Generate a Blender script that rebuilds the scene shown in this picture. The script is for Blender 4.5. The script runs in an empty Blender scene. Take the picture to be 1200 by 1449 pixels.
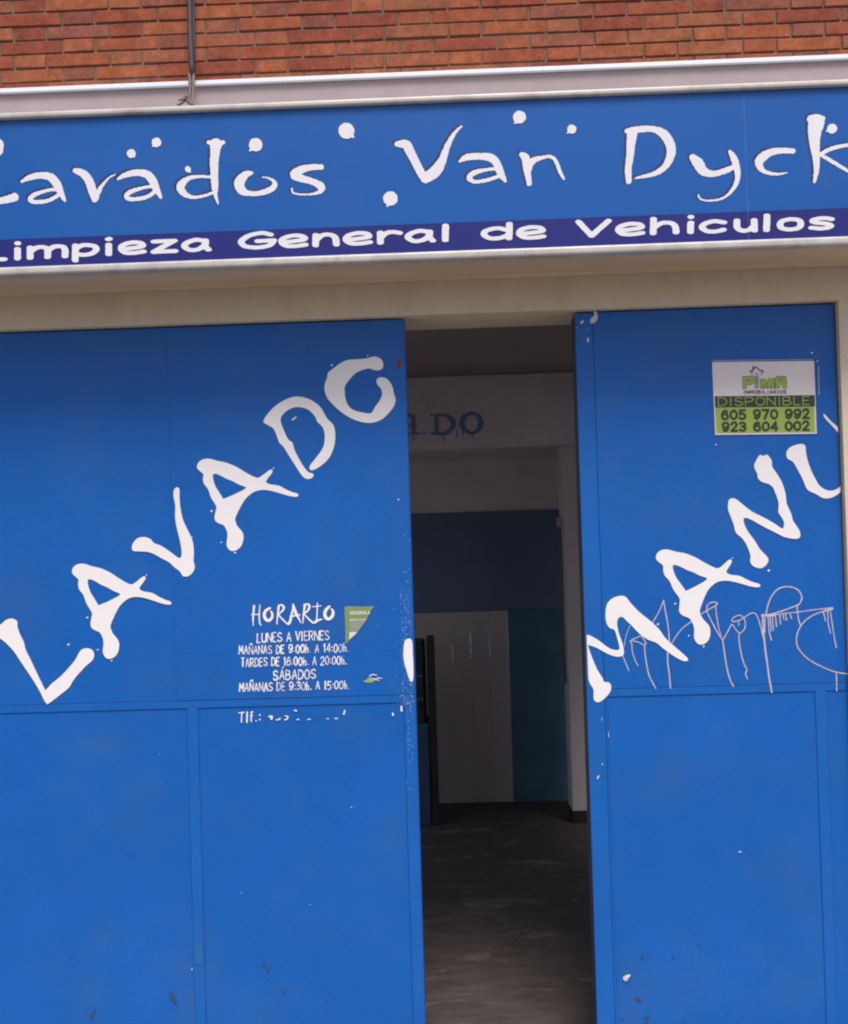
import bpy, bmesh, math, random
import numpy as np
from mathutils import Vector, Matrix
from mathutils.geometry import tessellate_polygon
random.seed(7); np.random.seed(7)
S = bpy.context.scene
C = S.collection

# ------------------------------------------------------------------ camera
CAM_D, CAM_H, F = 4.2, 1.81, 1555.0           # metres from the facade, metres up, focal length in photo pixels
YAW, PITCH, ROLL = math.radians(1.33), math.radians(0.74), math.radians(1.72)
def _rot():
    cy, sy = math.cos(YAW), math.sin(YAW); cp, sp = math.cos(PITCH), math.sin(PITCH); cr, sr = math.cos(ROLL), math.sin(ROLL)
    Ry = np.array([[cy, -sy, 0], [sy, cy, 0], [0, 0, 1]]); Rx = np.array([[1, 0, 0], [0, cp, -sp], [0, sp, cp]])
    Rr = np.array([[cr, 0, sr], [0, 1, 0], [-sr, 0, cr]])
    return Ry @ Rx @ Rr
RM = _rot()
cam = bpy.data.cameras.new('camera'); co = bpy.data.objects.new('camera', cam); C.objects.link(co)
cam.sensor_fit = 'HORIZONTAL'; cam.sensor_width = 36; cam.lens = F / 1200 * 36; cam.shift_y = 75.5 / 1200
cam.clip_start = 0.05; cam.clip_end = 600
m4 = Matrix.Identity(4)
for i in range(3):
    m4[i][0] = RM[i, 0]; m4[i][1] = RM[i, 2]; m4[i][2] = -RM[i, 1]
m4[0][3], m4[1][3], m4[2][3] = 0, -CAM_D, CAM_H
co.matrix_world = m4; S.camera = co

# ------------------------------------------------------------------ light
SUN_EL, SUN_AZ = math.radians(62), math.radians(12)      # azimuth away from straight in front of the facade, towards its right
w = bpy.data.worlds.new('World'); S.world = w; w.use_nodes = True
nt = w.node_tree; nt.nodes.clear()
sky = nt.nodes.new('ShaderNodeTexSky'); sky.sky_type = 'NISHITA'; sky.sun_disc = False
sky.sun_elevation = SUN_EL; sky.sun_rotation = math.pi - SUN_AZ
sky.air_density = 1.0; sky.dust_density = 4.0; sky.ozone_density = 1.0
bg = nt.nodes.new('ShaderNodeBackground'); bg.inputs[1].default_value = 0.07
ow = nt.nodes.new('ShaderNodeOutputWorld')
nt.links.new(sky.outputs[0], bg.inputs[0]); nt.links.new(bg.outputs[0], ow.inputs[0])
sl = bpy.data.lights.new('sun', 'SUN'); sl.energy = 1.5; sl.angle = math.radians(22); sl.color = (1.0, 0.93, 0.86)
so = bpy.data.objects.new('sun', sl); C.objects.link(so)
sdir = Vector((math.sin(SUN_AZ) * math.cos(SUN_EL), -math.cos(SUN_AZ) * math.cos(SUN_EL), math.sin(SUN_EL)))
so.rotation_euler = sdir.to_track_quat('Z', 'Y').to_euler(); so.location = sdir * 20
S.view_settings.view_transform = 'Standard'; S.view_settings.look = 'None'
S.view_settings.gamma = 1; S.view_settings.use_curve_mapping = False
S.view_settings.exposure = 1.15
S.render.engine = 'CYCLES'
S.cycles.pixel_filter_type = 'BLACKMAN_HARRIS'; S.cycles.filter_width = 2.1

# ------------------------------------------------------------------ measuring helpers
KD = 2.6e-8
def at(px, py, Y=0.0):
    """Where the ray through photo pixel (px, py) meets the vertical plane y = Y (x, z)."""
    dx, dy = px - 600.0, py - 800.0
    x = px + KD * dx * (dy * dy - 170000); y = py + KD * dy * (dx * dx - 120000)
    v = RM @ np.array([x - 600.0, F, -(y - 800.0)])
    t = (Y + CAM_D) / v[1]
    return float(v[0] * t), float(CAM_H + v[2] * t)
def Z(pts, Y=0.0): return sum(at(a, b, Y)[1] for a, b in pts) / len(pts)
def X(pts, Y=0.0): return sum(at(a, b, Y)[0] for a, b in pts) / len(pts)

# ------------------------------------------------------------------ materials
def mat(name, col, rough=0.6, var=0.06, scale=4.0, bump=0.0, bscale=120.0, spec=0.5, metal=0.0, grain=0.0,
        dirt=None, dirt_amt=0.0, dirt_scale=1.5, stretch=(1, 1, 1), rvar=0.0):
    m = bpy.data.materials.new(name); m.use_nodes = True
    n = m.node_tree.nodes; l = m.node_tree.links; b = n['Principled BSDF']
    b.inputs['Roughness'].default_value = rough; b.inputs['Metallic'].default_value = metal
    b.inputs['Specular IOR Level'].default_value = spec
    tc = n.new('ShaderNodeNewGeometry'); mp = n.new('ShaderNodeMapping'); mp.inputs['Scale'].default_value = stretch
    l.new(tc.outputs['Position'], mp.inputs[0])
    def noise(sc, det=5, r=0.6):
        q = n.new('ShaderNodeTexNoise'); q.inputs['Scale'].default_value = sc; q.inputs['Detail'].default_value = det
        q.inputs['Roughness'].default_value = r; l.new(mp.outputs[0], q.inputs['Vector']); return q
    def mul(colsock, fac_sock, lo, hi):
        r = n.new('ShaderNodeMapRange'); r.inputs[1].default_value = 0.3; r.inputs[2].default_value = 0.7
        r.inputs[3].default_value = lo; r.inputs[4].default_value = hi; l.new(fac_sock, r.inputs[0])
        x = n.new('ShaderNodeVectorMath'); x.operation = 'SCALE'
        l.new(colsock, x.inputs[0]); l.new(r.outputs[0], x.inputs['Scale']); return x.outputs[0]
    rgb = n.new('ShaderNodeRGB'); rgb.outputs[0].default_value = (*col, 1)
    cur = rgb.outputs[0]
    cur = mul(cur, noise(scale).outputs[0], 1 - var, 1 + var)
    if grain: cur = mul(cur, noise(380, 2, 0.7).outputs[0], 1 - grain, 1 + grain)
    if dirt:
        r = n.new('ShaderNodeMapRange'); r.inputs[1].default_value = 0.48; r.inputs[2].default_value = 0.75
        r.inputs[3].default_value = 0; r.inputs[4].default_value = dirt_amt; l.new(noise(dirt_scale, 8, 0.7).outputs[0], r.inputs[0])
        x = n.new('ShaderNodeMix'); x.data_type = 'RGBA'; l.new(r.outputs[0], x.inputs[0]); l.new(cur, x.inputs[6])
        x.inputs[7].default_value = (*dirt, 1); cur = x.outputs[2]
    l.new(cur, b.inputs['Base Color'])
    if rvar:
        r = n.new('ShaderNodeMapRange'); r.inputs[1].default_value = 0.3; r.inputs[2].default_value = 0.7
        r.inputs[3].default_value = rough - rvar; r.inputs[4].default_value = rough + rvar
        l.new(noise(9, 8, 0.75).outputs[0], r.inputs[0]); l.new(r.outputs[0], b.inputs['Roughness'])
    if bump:
        bp = n.new('ShaderNodeBump'); bp.inputs['Strength'].default_value = bump; bp.inputs['Distance'].default_value = 0.002
        q = noise(bscale, 4, 0.6); l.new(q.outputs[0], bp.inputs['Height']); l.new(bp.outputs[0], b.inputs['Normal'])
    return m
M = {}
M['blue'] = mat('blue_gate_paint', (0.004, 0.101, 0.41), 0.42, 0.07, 2.2, 0.35, 160, spec=0.3, grain=0.22, dirt=(0.032, 0.105, 0.32), dirt_amt=0.6, dirt_scale=2.6, rvar=0.08)
M['blue2'] = mat('blue_gate_frame_paint', (0.005, 0.107, 0.42), 0.42, 0.07, 3, 0.3, 200, spec=0.3, grain=0.22, dirt=(0.035, 0.10, 0.29), dirt_amt=0.3, dirt_scale=5, rvar=0.08)
M['darkedge'] = mat('shaded_edge_paint', (0.03, 0.035, 0.05), 0.7)  # shade on the leaf's side face, put into the colour
M['white'] = mat('white_vinyl', (0.80, 0.77, 0.78), 0.5, 0.02, 5, grain=0.02)
M['signwhite'] = mat('sign_white_print', (0.74, 0.73, 0.78), 0.35, 0.02, 5, grain=0.02)
M['signblue'] = mat('sign_blue_vinyl', (0.005, 0.092, 0.37), 0.38, 0.05, 1.6, 0.06, 40, spec=0.3, grain=0.16, dirt=(0.035, 0.11, 0.33), dirt_amt=0.5, dirt_scale=1.3)
M['signnavy'] = mat('sign_navy_vinyl', (0.014, 0.018, 0.17), 0.38, 0.06, 2, spec=0.3, grain=0.05)
M['signshadow'] = mat('sign_dark_blue_print', (0.014, 0.018, 0.11), 0.4, 0.03)
M['alu'] = mat('white_aluminium_trim', (0.50, 0.48, 0.46), 0.38, 0.08, 8, grain=0.06, dirt=(0.20, 0.17, 0.13), dirt_amt=0.7, dirt_scale=7)
M['strip'] = mat('bright_white_trim', (0.74, 0.79, 0.88), 0.4, 0.02, 8)
M['mauve'] = mat('mauve_render', (0.38, 0.315, 0.335), 0.9, 0.06, 3, 0.8, 260, grain=0.14, dirt=(0.20, 0.16, 0.17), dirt_amt=0.25, dirt_scale=7)
M['beige'] = mat('beige_render', (0.68, 0.58, 0.46), 0.88, 0.08, 2.5, 0.9, 160, grain=0.16, dirt=(0.50, 0.38, 0.25), dirt_amt=0.65, dirt_scale=5, stretch=(1.6, 1, .5))
M['soffit'] = mat('stained_soffit', (0.68, 0.52, 0.36), 0.85, 0.08, 3, 0.4, 120, grain=0.08, dirt=(0.60, 0.36, 0.16), dirt_amt=0.6, dirt_scale=2, stretch=(0.5, 3, 1))
M['mortar'] = mat('grey_mortar', (0.18, 0.13, 0.10), 0.95, 0.15, 20, 0.8, 300, grain=0.15)
M['inwhite'] = mat('dull_white_wall', (0.74, 0.68, 0.68), 0.85, 0.07, 2, 0.4, 90, grain=0.05, dirt=(0.28, 0.25, 0.22), dirt_amt=0.4)
M['indoor'] = mat('grey_sheet_metal', (0.50, 0.43, 0.43), 0.55, 0.07, 3, grain=0.05, dirt=(0.20, 0.17, 0.16), dirt_amt=0.4, dirt_scale=3)
M['inceil'] = mat('dark_ceiling', (0.34, 0.30, 0.28), 0.9, 0.1, 2)
M['innavy'] = mat('dark_blue_wall_paint', (0.12, 0.16, 0.27), 0.6, 0.12, 3, grain=0.08)
M['inteal'] = mat('teal_wall_paint', (0.055, 0.15, 0.22), 0.6, 0.15, 3, grain=0.15, dirt=(0.13, 0.17, 0.19), dirt_amt=0.7, dirt_scale=3)
M['inletter'] = mat('blue_stencil_paint', (0.17, 0.27, 0.48), 0.7, 0.12, 12)
M['pillar'] = mat('light_grey_pillar', (0.60, 0.54, 0.54), 0.8, 0.05, 3, 0.3, 90)
M['black'] = mat('black_rubber', (0.02, 0.02, 0.022), 0.6, 0.1, 20)
M['cabblue'] = mat('dark_blue_cabinet', (0.03, 0.07, 0.15), 0.5, 0.1, 4)
M['cable'] = mat('dark_cable', (0.055, 0.05, 0.065), 0.55, 0.2, 30)
M['strand'] = mat('frayed_strand', (0.17, 0.13, 0.12), 0.8, 0.3, 60)
M['green'] = mat('lime_green_print', (0.29, 0.40, 0.07), 0.5, 0.04, 6, grain=0.04)
M['olive'] = mat('olive_green_print', (0.19, 0.28, 0.10), 0.5, 0.08, 20, grain=0.04)
M['ink'] = mat('black_print', (0.030, 0.035, 0.022), 0.5, 0.05)
M['brownink'] = mat('dark_brown_print', (0.09, 0.06, 0.055), 0.5, 0.05)
M['greyink'] = mat('grey_print', (0.30, 0.24, 0.26), 0.5, 0.2, 120)
M['paper'] = mat('white_paper', (0.70, 0.63, 0.65), 0.6, 0.03, 8, grain=0.03)
M['scratch'] = mat('pale_scratch', (0.47, 0.43, 0.51), 0.7, 0.12, 40)
M['rust'] = mat('rust_mark', (0.22, 0.03, 0.025), 0.8, 0.1)
M['smudge'] = mat('dark_smudge', (0.03, 0.06, 0.13), 0.8, 0.2, 60)
M['chip'] = mat('chipped_pale_paint', (0.62, 0.56, 0.54), 0.7, 0.15, 60)
M['edgesheen'] = mat('pale_blue_sheen', (0.30, 0.38, 0.58), 0.6, 0.3, 90)  # sheen of the gate edge, painted as a pale colour
M['shine'] = mat('bright_glint', (0.9, 0.9, 0.9), 0.2, 0.02, metal=0.6)  # bright metal for the modelled glints
M['ghost'] = mat('greenish_paint_trace', (0.008, 0.115, 0.36), 0.5, 0.1, 30)
M['ghost2'] = mat('pale_seam', (0.10, 0.17, 0.40), 0.5, 0.3, 30)

def brick_mat():
    m = bpy.data.materials.new('fired_brick'); m.use_nodes = True
    n = m.node_tree.nodes; l = m.node_tree.links; b = n['Principled BSDF']; b.inputs['Roughness'].default_value = 0.92
    b.inputs['Specular IOR Level'].default_value = 0.2
    oi = n.new('ShaderNodeObjectInfo'); cr = n.new('ShaderNodeValToRGB'); l.new(oi.outputs['Random'], cr.inputs[0])
    e = cr.color_ramp.elements
    cols = [(0, (0.23, 0.060, 0.040)), (0.25, (0.28, 0.075, 0.040)), (0.5, (0.33, 0.103, 0.048)), (0.72, (0.26, 0.090, 0.060)), (0.88, (0.22, 0.070, 0.050)), (1, (0.34, 0.125, 0.055))]
    e[0].position = 0; e[0].color = (*cols[0][1], 1); e[1].position = 1; e[1].color = (*cols[-1][1], 1)
    for p, c in cols[1:-1]:
        q = e.new(p); q.color = (*c, 1)
    g = n.new('ShaderNodeNewGeometry')
    def noise(s, d=6, r=0.7):
        q = n.new('ShaderNodeTexNoise'); q.inputs['Scale'].default_value = s; q.inputs['Detail'].default_value = d
        q.inputs['Roughness'].default_value = r; l.new(g.outputs['Position'], q.inputs['Vector']); return q
    cur = cr.outputs[0]
    for s, a in ((14, 0.25), (70, 0.2), (420, 0.28)):
        r = n.new('ShaderNodeMapRange'); r.inputs[1].default_value = 0.3; r.inputs[2].default_value = 0.7
        r.inputs[3].default_value = 1 - a; r.inputs[4].default_value = 1 + a; l.new(noise(s, 3).outputs[0], r.inputs[0])
        x = n.new('ShaderNodeVectorMath'); x.operation = 'SCALE'; l.new(cur, x.inputs[0]); l.new(r.outputs[0], x.inputs['Scale']); cur = x.outputs[0]
    r = n.new('ShaderNodeMapRange'); r.inputs[1].default_value = 0.6; r.inputs[2].default_value = 0.75; r.inputs[3].default_value = 0; r.inputs[4].default_value = 0.45
    l.new(noise(10, 8).outputs[0], r.inputs[0])
    x = n.new('ShaderNodeMix'); x.data_type = 'RGBA'; l.new(r.outputs[0], x.inputs[0]); l.new(cur, x.inputs[6]); x.inputs[7].default_value = (0.35, 0.27, 0.21, 1)
    l.new(x.outputs[2], b.inputs['Base Color'])
    bp = n.new('ShaderNodeBump'); bp.inputs['Strength'].default_value = 0.9; bp.inputs['Distance'].default_value = 0.002
    l.new(noise(160, 5).outputs[0], bp.inputs['Height']); l.new(bp.outputs[0], b.inputs['Normal'])
    return m
M['brick'] = brick_mat()

def floor_mat(name, c1, c2, sc, pale=(0.3, 0.28, 0.26), amt=0.6):
    m = bpy.data.materials.new(name); m.use_nodes = True
    n = m.node_tree.nodes; l = m.node_tree.links; b = n['Principled BSDF']; b.inputs['Roughness'].default_value = 0.75
    g = n.new('ShaderNodeNewGeometry'); mp = n.new('ShaderNodeMapping'); mp.inputs['Scale'].default_value = (0.7, 1.6, 1)
    l.new(g.outputs['Position'], mp.inputs[0])
    q = n.new('ShaderNodeTexNoise'); q.inputs['Scale'].default_value = sc; q.inputs['Detail'].default_value = 9; q.inputs['Roughness'].default_value = 0.75
    l.new(mp.outputs[0], q.inputs['Vector'])
    cr = n.new('ShaderNodeValToRGB'); e = cr.color_ramp.elements
    e[0].position = 0.35; e[0].color = (*c1, 1); e[1].position = 0.62; e[1].color = (*c2, 1)
    l.new(q.outputs[0], cr.inputs[0])
    q2 = n.new('ShaderNodeTexNoise'); q2.inputs['Scale'].default_value = 2.6; q2.inputs['Detail'].default_value = 10; q2.inputs['Roughness'].default_value = 0.72
    q2.inputs['Distortion'].default_value = 0.8
    l.new(mp.outputs[0], q2.inputs['Vector'])
    r = n.new('ShaderNodeMapRange'); r.inputs[1].default_value = 0.55; r.inputs[2].default_value = 0.63; r.inputs[3].default_value = 0; r.inputs[4].default_value = amt
    l.new(q2.outputs[0], r.inputs[0])
    x = n.new('ShaderNodeMix'); x.data_type = 'RGBA'; l.new(r.outputs[0], x.inputs[0]); l.new(cr.outputs[0], x.inputs[6]); x.inputs[7].default_value = (*pale, 1)
    l.new(x.outputs[2], b.inputs['Base Color'])
    bp = n.new('ShaderNodeBump'); bp.inputs['Strength'].default_value = 0.5; bp.inputs['Distance'].default_value = 0.004
    l.new(q.outputs[0], bp.inputs['Height']); l.new(bp.outputs[0], b.inputs['Normal'])
    return m
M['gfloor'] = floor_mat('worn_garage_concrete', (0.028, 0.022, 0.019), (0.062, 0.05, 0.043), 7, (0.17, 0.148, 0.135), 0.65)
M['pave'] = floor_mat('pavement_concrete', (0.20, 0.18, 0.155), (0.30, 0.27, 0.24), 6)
M['road'] = floor_mat('road_asphalt', (0.04, 0.04, 0.042), (0.065, 0.063, 0.06), 9, (0.1, 0.1, 0.1), 0.2)

# ------------------------------------------------------------------ object helpers
def tag(o, label=None, cat=None, group=None, kind=None):
    if label: o['label'] = label
    if cat: o['category'] = cat
    if group: o['group'] = group
    if kind: o['kind'] = kind
    return o
def thing(name, label, cat, loc=(0, 0, 0), group=None):
    o = bpy.data.objects.new(name, None); C.objects.link(o); o.location = loc; o.empty_display_size = 0.1
    return tag(o, label, cat, group)
def link(name, me, m, parent=None):
    o = bpy.data.objects.new(name, me); C.objects.link(o)
    if m is not None and not me.materials: me.materials.append(m)
    if parent is not None:
        o.parent = parent; o.matrix_parent_inverse = Matrix.Translation(parent_loc(parent)).inverted()
    return o
def parent_loc(p):
    v = Vector(p.location)
    return v if p.parent is None else v * 0 + (parent_loc(p.parent) if p.type == 'EMPTY' else Vector((0, 0, 0)) + parent_loc(p.parent))
def box_me(name, x0, x1, y0, y1, z0, z1, bev=0.0, seg=1, jit=0.0, bend=None):
    bm = bmesh.new(); bmesh.ops.create_cube(bm, size=1)
    for v in bm.verts:
        v.co = Vector(((x0 + x1) / 2 + v.co.x * (x1 - x0), (y0 + y1) / 2 + v.co.y * (y1 - y0), (z0 + z1) / 2 + v.co.z * (z1 - z0)))
        if jit: v.co += Vector((random.uniform(-jit, jit), random.uniform(-jit, jit) * .6, random.uniform(-jit, jit)))
    if bev: bmesh.ops.bevel(bm, geom=bm.edges[:], offset=bev, segments=seg, profile=0.6, affect='EDGES')
    me = bpy.data.meshes.new(name); bm.to_mesh(me); bm.free()
    if bev and seg > 1:
        for p in me.polygons: p.use_smooth = True
        me.shade_smooth() if hasattr(me, 'shade_smooth') else None
    return me
def box(name, x0, x1, y0, y1, z0, z1, m, parent=None, bev=0.0, seg=1, jit=0.0):
    return link(name, box_me(name, x0, x1, y0, y1, z0, z1, bev, seg, jit), m, parent)
def wavy_sheet(name, x0, x1, z0, z1, y, th, m, parent=None, amp=0.0015, nx=14, nz=22, seed=0):
    """A metal sheet with slight buckles, front at y, edges flat."""
    bm = bmesh.new(); g = []
    for j in range(nz + 1):
        row = []
        for i in range(nx + 1):
            u, v = i / nx, j / nz; X_, Z_ = x0 + (x1 - x0) * u, z0 + (z1 - z0) * v
            e = math.sin(math.pi * u) * math.sin(math.pi * v)
            d = amp * e * (math.sin(3.1 * X_ * 2 + seed) * math.cos(2.3 * Z_ + seed * 2) + 0.6 * math.sin(7 * X_ + 5 * Z_ + seed))
            row.append(bm.verts.new((X_, y + d, Z_)))
        g.append(row)
    for j in range(nz):
        for i in range(nx):
            bm.faces.new((g[j][i], g[j][i + 1], g[j + 1][i + 1], g[j + 1][i])).smooth = True
    rim = g[0] + [r[-1] for r in g[1:]] + g[-1][-2::-1] + [r[0] for r in g[-2:0:-1]]
    rim = [bm.verts.new(v.co) for v in rim]
    back = [bm.verts.new((v.co.x, y + th, v.co.z)) for v in rim]
    for i in range(len(rim)):
        k = (i + 1) % len(rim); bm.faces.new((rim[k], rim[i], back[i], back[k]))
    bm.faces.new(back)
    me = bpy.data.meshes.new(name); bm.normal_update(); bm.to_mesh(me); bm.free()
    return link(name, me, m, parent)
def tube(name, pts, r, m, parent=None, seg=8, radii=None):
    bm = bmesh.new(); P = [Vector(p) for p in pts]; rings = []
    for i, p in enumerate(P):
        d = (P[min(i + 1, len(P) - 1)] - P[max(i - 1, 0)]).normalized()
        a = d.orthogonal().normalized() if abs(d.z) < 0.8 else Vector((1, 0, 0)); b = d.cross(a).normalized(); a = b.cross(d).normalized()
        rr = radii[i] if radii else r
        rings.append([bm.verts.new(p + (a * math.cos(2 * math.pi * k / seg) + b * math.sin(2 * math.pi * k / seg)) * rr) for k in range(seg)])
    for A, B in zip(rings, rings[1:]):
        for k in range(seg): bm.faces.new((A[k], A[(k + 1) % seg], B[(k + 1) % seg], B[k])).smooth = True
    bm.faces.new(rings[0][::-1]); bm.faces.new(rings[-1]); bmesh.ops.recalc_face_normals(bm, faces=bm.faces)
    me = bpy.data.meshes.new(name); bm.to_mesh(me); bm.free()
    return link(name, me, m, parent)

# ---- flat print: outlines and brush strokes, drawn in photo pixels and laid on the plane of their board
def smooth(pts, closed=False, n=4):
    P = [np.array(p, float) for p in pts]; N = len(P); out = []
    if N < 3: return [tuple(p) for p in P]
    rng = range(N if closed else N - 1)
    for i in rng:
        if closed: a, b, c, d = P[i - 1], P[i], P[(i + 1) % N], P[(i + 2) % N]
        else: a, b, c, d = P[max(i - 1, 0)], P[i], P[i + 1], P[min(i + 2, N - 1)]
        for k in range(n):
            t = k / n
            out.append(tuple(0.5 * ((2 * b) + (c - a) * t + (2 * a - 5 * b + 4 * c - d) * t * t + (3 * b - a - 3 * c + d) * t ** 3)))
    if not closed: out.append(tuple(P[-1]))
    return out
def flat_mesh(name, polys, m, parent, Y):
    """polys: lists of (px,py) faces -> one flat mesh at y = Y facing the street."""
    vs, fs = [], []
    for p in polys:
        k = len(vs); a = 0
        for i in range(len(p)): a += p[i][0] * p[(i + 1) % len(p)][1] - p[(i + 1) % len(p)][0] * p[i][1]
        if a > 0: p = p[::-1]
        for q in p:
            x, z = at(q[0], q[1], Y); vs.append((x, Y, z))
        fs.append(tuple(range(k, k + len(p))))
    me = bpy.data.meshes.new(name); me.from_pydata(vs, [], fs); me.update()
    return link(name, me, m, parent)
def outline(name, rings, m, parent, Y, sm=True, n=3):
    """rings[0] outer, rest holes, in photo pixels; jagged hand-cut edges kept from the points."""
    R_ = [smooth(r, True, n) if sm else r for r in rings]
    vl = [[Vector((p[0], p[1], 0)) for p in r] for r in R_]
    flat = [p for r in R_ for p in r]
    tris = tessellate_polygon(vl)
    return flat_mesh(name, [[flat[i] for i in t] for t in tris], m, parent, Y)
def ink_polys(strokes, sx=1.0, res=0.5, wob=0.0, seed=0):
    """strokes: lists of (x,y,r); union of tapered capsules, contoured by marching squares. sx stretches the pen sideways."""
    segs = []
    for s in strokes:
        if len(s) == 1: segs.append((*s[0], *s[0]))
        for a, b in zip(s, s[1:]): segs.append((*a, *b))
    A = np.array(segs, float); A[:, [0, 3]] /= sx
    x0 = min((A[:, 0] - A[:, 2]).min(), (A[:, 3] - A[:, 5]).min()) - 1; x1 = max((A[:, 0] + A[:, 2]).max(), (A[:, 3] + A[:, 5]).max()) + 1
    y0 = min((A[:, 1] - A[:, 2]).min(), (A[:, 4] - A[:, 5]).min()) - 1; y1 = max((A[:, 1] + A[:, 2]).max(), (A[:, 4] + A[:, 5]).max()) + 1
    nx, ny = int((x1 - x0) / res) + 2, int((y1 - y0) / res) + 2
    gx = x0 + np.arange(nx) * res; gy = y0 + np.arange(ny) * res
    GX, GY = np.meshgrid(gx, gy); f = np.full(GX.shape, 1e3)
    for ax, ay, ar, bx, by, br in A:
        R = max(ar, br) + 2 * res
        i0, i1 = max(int((min(ax, bx) - R - x0) / res), 0), min(int((max(ax, bx) + R - x0) / res) + 2, nx)
        j0, j1 = max(int((min(ay, by) - R - y0) / res), 0), min(int((max(ay, by) + R - y0) / res) + 2, ny)
        gxx, gyy = GX[j0:j1, i0:i1], GY[j0:j1, i0:i1]
        dx, dy = bx - ax, by - ay; L = dx * dx + dy * dy
        t = np.clip(((gxx - ax) * dx + (gyy - ay) * dy) / L, 0, 1) if L > 1e-9 else np.zeros_like(gxx)
        d = np.hypot(gxx - ax - t * dx, gyy - ay - t * dy) - (ar + (br - ar) * t)
        f[j0:j1, i0:i1] = np.minimum(f[j0:j1, i0:i1], d)
    if wob: f = f + wob * (np.sin(GX * 0.61 + GY * 0.23 + seed) * np.sin(GY * 0.53 - GX * 0.17 + 2 * seed) + 0.5 * np.sin(GX * 1.3 + GY * 1.1 + seed))
    ins = f < 0; out = []
    for j in range(ny - 1):
        full = ins[j, :-1] & ins[j, 1:] & ins[j + 1, :-1] & ins[j + 1, 1:]
        anyi = (ins[j, :-1] | ins[j, 1:] | ins[j + 1, :-1] | ins[j + 1, 1:]) & ~full
        i = 0
        while i < nx - 1:
            if full[i]:
                k = i
                while k < nx - 1 and full[k]: k += 1
                out.append([(gx[i] * sx, gy[j]), (gx[k] * sx, gy[j]), (gx[k] * sx, gy[j + 1]), (gx[i] * sx, gy[j + 1])]); i = k
            else: i += 1
        for i in np.nonzero(anyi)[0]:
            cs = [(gx[i], gy[j], f[j, i]), (gx[i + 1], gy[j], f[j, i + 1]), (gx[i + 1], gy[j + 1], f[j + 1, i + 1]), (gx[i], gy[j + 1], f[j + 1, i])]
            p = []
            for a, b in zip(cs, cs[1:] + cs[:1]):
                if a[2] < 0: p.append((a[0] * sx, a[1]))
                if (a[2] < 0) != (b[2] < 0):
                    t = a[2] / (a[2] - b[2]); p.append(((a[0] + (b[0] - a[0]) * t) * sx, a[1] + (b[1] - a[1]) * t))
            if len(p) > 2: out.append(p)
    return out
def ink(name, strokes, m, parent, Y, **k): return flat_mesh(name, ink_polys(strokes, **k), m, parent, Y)
def zm(pts, ox, oy, s):
    """enlarged-crop coordinates -> photo pixels (radii too)."""
    return [(p[0] / s + ox, p[1] / s + oy) + ((p[2] / s,) if len(p) > 2 else ()) for p in pts]
def blob(cx, cy, r, k=9, sq=1.0, ang=0.0, jag=0.25, rnd=random):
    ps = []
    for i in range(k):
        a = 2 * math.pi * i / k; q = r * (1 + rnd.uniform(-jag, jag)); u, v = q * math.cos(a), q * sq * math.sin(a)
        ps.append((cx + u * math.cos(ang) - v * math.sin(ang), cy + u * math.sin(ang) + v * math.cos(ang)))
    return ps

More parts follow.
